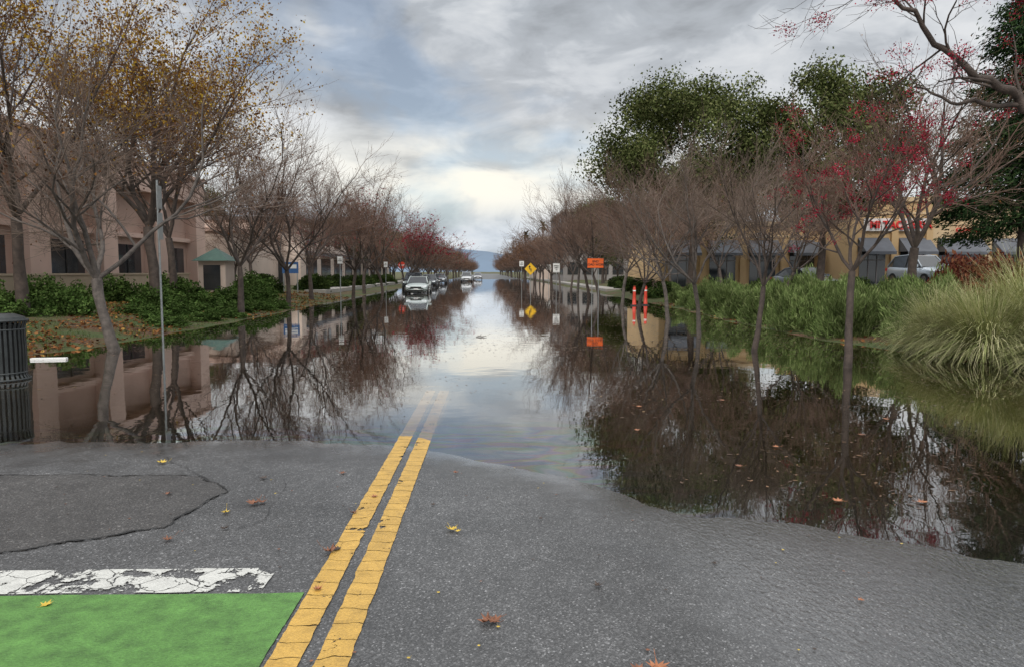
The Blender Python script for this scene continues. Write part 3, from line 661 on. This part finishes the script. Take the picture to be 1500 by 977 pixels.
b=MB(); b.tube([(0,.02,-.2),(0,.02,2.5)],.03,GALV,6); b.obj('post',e)
b=MB(); s=.56; z=1.95
b.add([(0,-.02,z-s),(s,-.02,z),(0,-.02,z+s),(-s,-.02,z),(0,.0,z-s),(s,.0,z),(0,.0,z+s),(-s,.0,z)],[(0,1,2,3),(7,6,5,4),(0,4,5,1),(1,5,6,2),(2,6,7,3),(3,7,4,0)],YELSIGN); b.obj('panel',e)
b=MB(); b.box(.0,.08,-.03,-.024,1.7,1.95,BLACK); b.box(-.12,.08,-.031,-.023,1.9,1.98,BLACK); b.box(-.12,-.05,-.03,-.024,1.98,2.12,BLACK); b.add([(-.2,-.03,2.1),(.03,-.03,2.1),(-.085,-.03,2.28)],[(0,1,2)],BLACK); b.obj('arrow',e)
def wsign(x,y,z,w,h,txt,sz):
    e=empty('speed_limit_sign' if txt[0]=='S' else 'parking_sign',(x,y,0)); b=MB(); b.tube([(0,.02,-.2),(0,.02,z+h/2)],.028,GALV,6); b.obj('post',e)
    b=MB(); b.box(-w/2,w/2,-.02,0,z-h/2,z+h/2,WHITE); b.box(-w/2+.02,w/2-.02,-.022,-.018,z-h/2+.02,z-h/2+.035,BLACK); b.box(-w/2+.02,w/2-.02,-.022,-.018,z+h/2-.035,z+h/2-.02,BLACK); b.obj('panel',e); text(txt,sz,BLACK,e,(0,-.03,z),ext=.002)
wsign(5.35,58,2.0,.52,.72,'SPEED\nLIMIT\n30',.15); wsign(3.4,75,2.5,.45,.55,'NO\nPARK',.14); wsign(-8.5,62,2.3,.3,.45,'NO\nPARK',.1); wsign(7.2,88,2.2,.5,.7,'SPEED\nLIMIT\n30',.15); wsign(-8.9,45,2.4,.3,.45,'NO\nPARK',.1)
e=empty('stop_sign',(-9.6,83,0)); b=MB(); b.tube([(0,.02,0),(0,.02,2.6)],.03,GALV,6); b.obj('post',e)
b=MB(); pts=[(math.cos(R(22.5+45*k))*.42,math.sin(R(22.5+45*k))*.42+2.4) for k in range(8)]
b.add([(x,-.02,z) for x,z in pts]+[(x,0,z) for x,z in pts],[tuple(range(8)),tuple(range(15,7,-1))]+[(k,(k+1)%8,8+(k+1)%8,8+k) for k in range(8)],ORED); b.obj('panel',e); text('STOP',.25,WHITE,e,(0,-.03,2.4),ext=.002)
def delineator(x,y):
    b=MB(); b.tube([(0,0,-.1),(0,0,.05),(0,0,.06)],[.2,.2,.06],RUBBER,12)
    b.tube([(0,0,.05),(0,0,.45),(0,0,.9),(0,0,.94)],[.1,.08,.07,.04],ORED,12); b.tube([(0,0,.72),(0,0,.78)],.078,WHITE,12); ring(b,.05,.97,.012,ORED,12)
    b.obj('traffic_delineator',loc=(x,y,0),smooth=True)
delineator(7.35,37); delineator(8.05,37.6)
# ------------------------------------------------------------------ cars
def car(x,y,z,rz,col,suv=False,name='parked_car'):
    e=empty(name,(x,y,z),rz)
    PNT=simple('car_paint',col,.22,.03,1,metal=.4)
    hh=1.12 if suv else 1.0
    st=[(-2.32,.62,.34,.58),(-2.22,.78,.26,.7),(-1.9,.86,.22,.79),(-1.45,.9,.22,.86),(-.95,.91,.22,.93),(0,.91,.22,.96),(1.0,.91,.22,.97),(1.75,.9,.22,1.0),(2.15,.84,.28,.99),(2.3,.7,.36,.75)]
    b=MB(); vv=[];ff=[]; n=0
    for (yy,w,zb,zt) in st:
        zt*=hh
        ringp=[(-w*.85,zb),(-w,zb+.14),(-w*1.0,zb+(zt-zb)*.62),(-w*.93,zt-.06),(-w*.72,zt),(0,zt+.025),(w*.72,zt),(w*.93,zt-.06),(w,zb+(zt-zb)*.62),(w,zb+.14),(w*.85,zb)]
        n=len(ringp); vv+=[(a,yy,c) for a,c in ringp]
    for i in range(len(st)-1):
        for k in range(n): a=i*n+k; c=i*n+(k+1)%n; ff.append((a,c,c+n,a+n))
    ff.append(tuple(range(n))); ff.append(tuple(range((len(st)-1)*n,len(st)*n)))
    b.add(vv,ff,PNT); b.obj('body',e,smooth=True,sub=1)
    top=1.72 if suv else 1.45; zb=.93*hh
    cs=[(-1.0,.78,zb,None),(-.25,.64,top-.06,1),(.35,.64,top,1),(1.1 if not suv else 1.6,.62,top-.07,1),(1.85 if not suv else 2.15,.72,zb+.04,None)]
    b=MB()
    lo=[(-.98,.8),(-.25,.84),(.35,.85),(1.1,.84),(1.85,.76)]; base=[(yy,w,zb) for yy,w in lo]
    if suv: base[-1]=(2.15,.78,zb); base[-2]=(1.6,.82,zb)
    up=[(c[0],c[1],c[2]) for c in cs]
    for i in range(4):
        (y0,w0,z0),(y1,w1,z1)=base[i],base[i+1]; (u0,p0,q0),(u1,p1,q1)=up[i],up[i+1]
        for s_ in (-1,1):
            b.add([(s_*w0,y0,z0-.03),(s_*w1,y1,z1-.03),(s_*p1,u1,q1),(s_*p0,u0,q0)],[(0,1,2,3)],GLASS)
        b.add([(-p0,u0,q0),(p0,u0,q0),(p1,u1,q1),(-p1,u1,q1)],[(0,1,2,3)],GLASS if i in (0,3) else PNT)
    b.obj('cabin',e)
    b=MB()
    for s_ in (-1,1):
        b.tube([(s_*.79,-1.0,zb),(s_*.65,-.25,top-.05),(s_*.65,.35,top+.01),(s_*.63,cs[3][0],top-.06),(s_*.74,cs[4][0],zb+.03)],.035,PNT,6)
        b.tube([(s_*.85,.3,zb),(s_*.65,.32,top)],.03,BLACK,5)
        b.box(s_*.98-.1,s_*.98+.1,-.85,-.72,zb-.02,zb+.13,PNT)
    b.obj('pillars_and_mirrors',e,smooth=False)
    b=MB()
    for s_ in (-1,1):
        for yy in (-1.42,1.4):
            x0=s_*.80;x1=s_*.93; b.tube([(x0,yy,.33),(x1,yy,.33)],.33,RUBBER,20); b.tube([(x1,yy,.33),(x1+s_*.012,yy,.33)],.2,CHROME,10)
    b.obj('wheels',e)
    b=MB()
    for s_ in (-1,1):
        b.add([(s_*.45,-2.3,.62*hh),(s_*.76,-2.2,.64*hh),(s_*.8,-2.08,.76*hh),(s_*.48,-2.26,.72*hh)],[(0,1,2,3)],HLAMP)
        b.box(min(s_*.5,s_*.78),max(s_*.5,s_*.78),2.24,2.3,.72*hh,.86*hh,REDSIGN)
    b.box(-.42,.42,-2.34,-2.28,.5,.66,BLACK); b.box(-.6,.6,-2.33,-2.25,.32,.42,BLACK); b.box(-.17,.17,-2.36,-2.34,.42,.52,WHITE); b.box(-.2,.2,2.3,2.32,.7,.8,WHITE)
    b.obj('lights_and_grille',e)
car(-5.6,60,-.12,0,(.5,.56,.54)); car(-7.3,73,-.08,0,(.06,.07,.08),True); car(-6.6,84,-.05,0,(.1,.11,.12)); car(-3.6,125,-.05,0,(.62,.63,.64),True); car(-2.2,160,0,0,(.5,.5,.52)); car(-6.8,105,0,0,(.2,.21,.23))
car(25.6,43.0,.95,.1,(.6,.66,.72),True); car(19.5,45,.5,.3,(.3,.32,.35)); car(35,44,.5,-.1,(.4,.1,.08))
b=MB(); b.add([(22,40,.35),(30,40,.35),(30,46.5,.35),(22,46.5,.35),(22.8,41,.95),(29.2,41,.95),(29.2,45.8,.95),(22.8,45.8,.95)],[(4,5,6,7),(0,1,5,4),(1,2,6,5),(2,3,7,6),(3,0,4,7)],ASPHF); b.obj('raised_parking_bay')
# ------------------------------------------------------------------ buildings
e=empty('stucco_building',(-20,0,.3))
w=MB(); w.box(-18,0,14,51.5,0,7.0,STPINK_SHADE)
t_=MB(); g=MB()
t_.box(0.002,.75,14,51.5,5.9,7.35,STPINK); t_.box(-18,.9,13.8,51.7,7.35,7.55,STPINK)
yy=14.0
while yy<51.4:
    t_.box(.002,.7,yy,yy+1.5,0,5.9,STPINK); 
    if yy+6.2<52:
        g.box(.004,.06,yy+2.2,yy+5.4,.3,2.9,GLASS); g.box(.06,.1,yy+3.75,yy+3.85,.3,2.9,BLACK)
        t_.box(.004,.3,yy+1.5,yy+6.2,3.3,3.55,STPINK)
    yy+=6.0
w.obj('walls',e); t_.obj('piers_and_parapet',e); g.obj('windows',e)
b=MB(); b.box(-.12,.12,18,44,0,1.15,STWALL); b.box(-.17,.17,17.9,44.1,1.15,1.23,STWALL); b.obj('garden_wall',loc=(-17.6,0,.4))
e=empty('kiosk',(-16.6,46,.4)); b=MB(); b.box(-.8,.8,-.8,.8,0,2.0,CREAM); b.box(-.5,.5,-.84,-.8,.2,1.7,GLASS); b.obj('walls',e)
b=MB(); b.add([(-1.1,-1.1,1.95),(1.1,-1.1,1.95),(1.1,1.1,1.95),(-1.1,1.1,1.95),(0,0,2.75)],[(0,1,4),(1,2,4),(2,3,4),(3,0,4),(3,2,1,0)],ROOFG); b.obj('roof',e)
e=empty('cream_building',(-17,0,.3)); w=MB(); w.box(-14,0,68,128,0,6.0,CREAM); w.box(-14,.35,67.8,128.2,6.0,6.35,GREYW); w.obj('walls',e)
g=MB()
for k in range(9):
    y0=70+k*6.3; g.box(.01,.08,y0,y0+4.2,.3,2.7,GLASS); g.box(.01,.5,y0-.3,y0+4.5,2.9,3.3,AWN); g.box(.01,.08,y0+.4,y0+1.6,4,5.2,GLASS); g.box(.01,.08,y0+2.6,y0+3.8,4,5.2,GLASS)
for k in range(3): g.box(-12.5+k*4,-9.5+k*4,67.92,67.99,.3,2.7,GLASS)
g.obj('windows',e)
e=empty('white_shop_building',(-26,62,.3)); w=MB(); w.box(-8,7,-6,6,0,4.4,CREAM); w.box(-8.2,7.2,-6.2,6.2,4.4,4.7,STPINK); w.obj('walls',e)
g=MB(); 
for k in range(4): g.box(-7+k*3.5,-4.5+k*3.5,-6.07,-6.0,.2,2.6,GLASS)
g.obj('windows',e)
BLUE=simple('blue_panel',(.04,.12,.3),.5,.1)
e=empty('blue_notice_board',(-12.4,47,.4)); b=MB(); b.box(-.5,.5,-.03,.03,1.2,1.9,BLUE); b.box(-.4,.4,-.036,-.03,1.5,1.75,WHITE); b.obj('panel',e); b=MB(); b.box(-.46,-.4,-.03,.03,0,1.2,GALV); b.box(.4,.46,-.03,.03,0,1.2,GALV); b.obj('legs',e)
e=empty('retail_building',(0,0,.45),0)
w=MB(); tr=MB(); g=MB(); aw=MB()
def block(x0,x1,y,H,mat,bays,awz=3.0,dep=12,par=.0):
    w.box(x0,x1,y,y+dep,0,H,mat); tr.box(x0-.12,x1+.12,y-.15,y+dep+.1,H,H+.3,STTAN2); tr.box(x0-.02,x1+.02,y-.06,y-.001,H-.85,H-.7,STTAN2)
    bw=(x1-x0)/bays
    for k in range(bays):
        a=x0+k*bw; tr.box(a-.0,a+.45,y-.22,y-.002,0,H-.9,mat); 
        g.box(a+.75,a+bw-.3,y-.05,y-.001,.15,2.8,GLASS)
        for q in range(1,3): g.box(a+.75+(bw-1.05)*q/3-.03,a+.75+(bw-1.05)*q/3+.03,y-.09,y-.05,.15,2.8,GREYW)
        g.box(a+.75,a+bw-.3,y-.1,y-.05,2.0,2.08,GREYW)
        x_0,x_1=a+.6,a+bw-.15
        aw.add([(x_0,y-.05,awz+.95),(x_1,y-.05,awz+.95),(x_1,y-1.2,awz),(x_0,y-1.2,awz),(x_1,y-1.2,awz-.2),(x_0,y-1.2,awz-.2),(x_0,y-.05,awz),(x_1,y-.05,awz)],[(0,3,2,1),(3,5,4,2),(0,6,3),(1,2,7)],AWN)
    tr.box(x1-.45,x1,y-.22,y-.003,0,H-.9,mat)
block(24.6,30.3,50,6.0,STTAN,2,2.6); block(30.5,46,50.6,5.3,STTAN2,4,2.6); block(12.5,24.4,54,4.6,STTAN,4,2.6); tr.box(36,36.6,50.2,50.58,5.6,6.1,STTAN2)
w.obj('walls',e); tr.obj('cornices_and_piers',e); g.obj('windows',e); aw.obj('awnings',e)
text('MI TAQUERIA',.7,REDSIGN,e,(28.0,49.72,4.4),ext=.05)
b=MB(); b.box(25.5,30.3,49.8,49.9,4.0,4.85,WHITE); b.obj('sign_backing',e)
text('CLEANERS',.4,REDSIGN,e,(33.2,50.4,4.1),ext=.04); text('CAFE',.45,WHITE,e,(20,53.8,3.85),ext=.04)
e=empty('office_building',(0,0,.3)); w=MB(); w.box(11,27,108,130,0,10,GREYW); w.box(10.8,27.2,107.8,130.2,10,10.4,CONC); w.box(9.5,22,140,170,0,8,CREAM); w.obj('walls',e)
g=MB()
for z in (1.0,4.3,7.4):
    for k in range(7): g.box(11.6+k*2.2,13.2+k*2.2,107.93,108.0,z,z+1.8,GLASS)
    for k in range(8): g.box(10.93,11.0,109+k*2.6,110.8+k*2.6,z,z+1.8,GLASS)
g.obj('windows',e)
b=MB(); b.box(-12.3,-10.9,50,200,.2,.48,CONC); b.box(9.6,11.1,60,200,.05,.3,CONC); b.obj('sidewalk')
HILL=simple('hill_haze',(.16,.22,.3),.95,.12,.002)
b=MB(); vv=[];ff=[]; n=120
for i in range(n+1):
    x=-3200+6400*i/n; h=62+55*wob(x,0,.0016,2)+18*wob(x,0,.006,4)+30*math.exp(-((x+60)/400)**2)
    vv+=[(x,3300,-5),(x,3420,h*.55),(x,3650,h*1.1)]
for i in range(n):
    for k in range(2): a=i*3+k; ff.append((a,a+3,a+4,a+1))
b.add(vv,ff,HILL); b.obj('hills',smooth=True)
# ------------------------------------------------------------------ world
world=bpy.data.worlds.new('World'); scene.world=world; world.use_nodes=True; nt=world.node_tree; nt.nodes.clear()
out=nt.nodes.new('ShaderNodeOutputWorld')
el,rot=R(42),R(200)
sky=nd(nt,'ShaderNodeTexSky',sky_type='NISHITA'); sky.sun_disc=False; sky.sun_elevation=el; sky.sun_rotation=rot
bg1=nd(nt,'ShaderNodeBackground',{0:sky.outputs[0],1:.13})
d=nd(nt,'ShaderNodeTexCoord').outputs['Generated']; sp=nd(nt,'ShaderNodeSeparateXYZ',{0:d}); X,Y,Z=sp.outputs
Zc=math_(nt,'MAXIMUM',Z,0)
mp=nd(nt,'ShaderNodeMapping',{'Vector':d,'Scale':(1.0,1.0,2.3),'Location':(.35,.1,.2)}).outputs[0]
n1=noi(nt,mp,2.6,5,.5,.25); n2=noi(nt,mp,8.5,5,.58,.35)
nn=math_(nt,'ADD',math_(nt,'MULTIPLY',n1,.58),math_(nt,'MULTIPLY',n2,.42))
base=ramp(nt,Zc,[(0,(.9,.92,.9)),(.025,(.7,.76,.82)),(.07,(.6,.67,.75)),(.1,(.84,.87,.87)),(.16,(.84,.86,.86)),(.21,(.57,.6,.64)),(.36,(.5,.54,.59)),(.6,(.95,.98,1.0)),(1,(1.0,1.0,1.0))])
con=ramp(nt,nn,[(.40,.62),(.47,.85),(.54,1.0)])
c=mixc(nt,1.0,base,con,'MULTIPLY')
c=mixc(nt,ramp(nt,nn,[(.5,0.0),(.62,.62)]),c,(.9,.91,.92))
glow=math_(nt,'MULTIPLY',mrange(nt,math_(nt,'ABSOLUTE',math_(nt,'SUBTRACT',X,-.03)),.32,.0),mrange(nt,math_(nt,'ABSOLUTE',math_(nt,'SUBTRACT',Z,.12)),.075,.01))
gl=math_(nt,'MULTIPLY',glow,ramp(nt,nn,[(.42,.15),(.52,1.0)]))
c=mixc(nt,math_(nt,'MULTIPLY',gl,.85),c,(1.08,1.03,.89))
bstr=mrange(nt,Z,.35,.95,1.0,1.9)
bg2=nd(nt,'ShaderNodeBackground',{0:c,1:bstr})
cov=ramp(nt,n1,[(.38,.6),(.47,1.0)])
mx=nd(nt,'ShaderNodeMixShader',{0:cov,1:bg1.outputs[0],2:bg2.outputs[0]}); nt.links.new(mx.outputs[0],out.inputs[0])
sun=bpy.data.lights.new('sun','SUN'); sun.energy=1.5; sun.angle=R(20); sun.color=(1,.93,.84)
so=bpy.data.objects.new('sun',sun); COL.objects.link(so)
sd=Vector((math.sin(rot)*math.cos(el),math.cos(rot)*math.cos(el),math.sin(el)))
so.rotation_euler=sd.to_track_quat('Z','Y').to_euler(); so.location=(0,0,30)
# ------------------------------------------------------------------ camera
cam=bpy.data.cameras.new('camera'); cam.lens=26; cam.sensor_width=36; cam.clip_end=9000; cam.clip_start=.05
co=bpy.data.objects.new('camera',cam); COL.objects.link(co); co.location=(0,0,1.7); co.rotation_euler=(R(90-4.75),0,R(-1.85)); scene.camera=co
scene.view_settings.view_transform='Standard'; scene.view_settings.look='None'; scene.view_settings.exposure=0
print('polys',sum(len(m.polygons) for m in bpy.data.meshes))
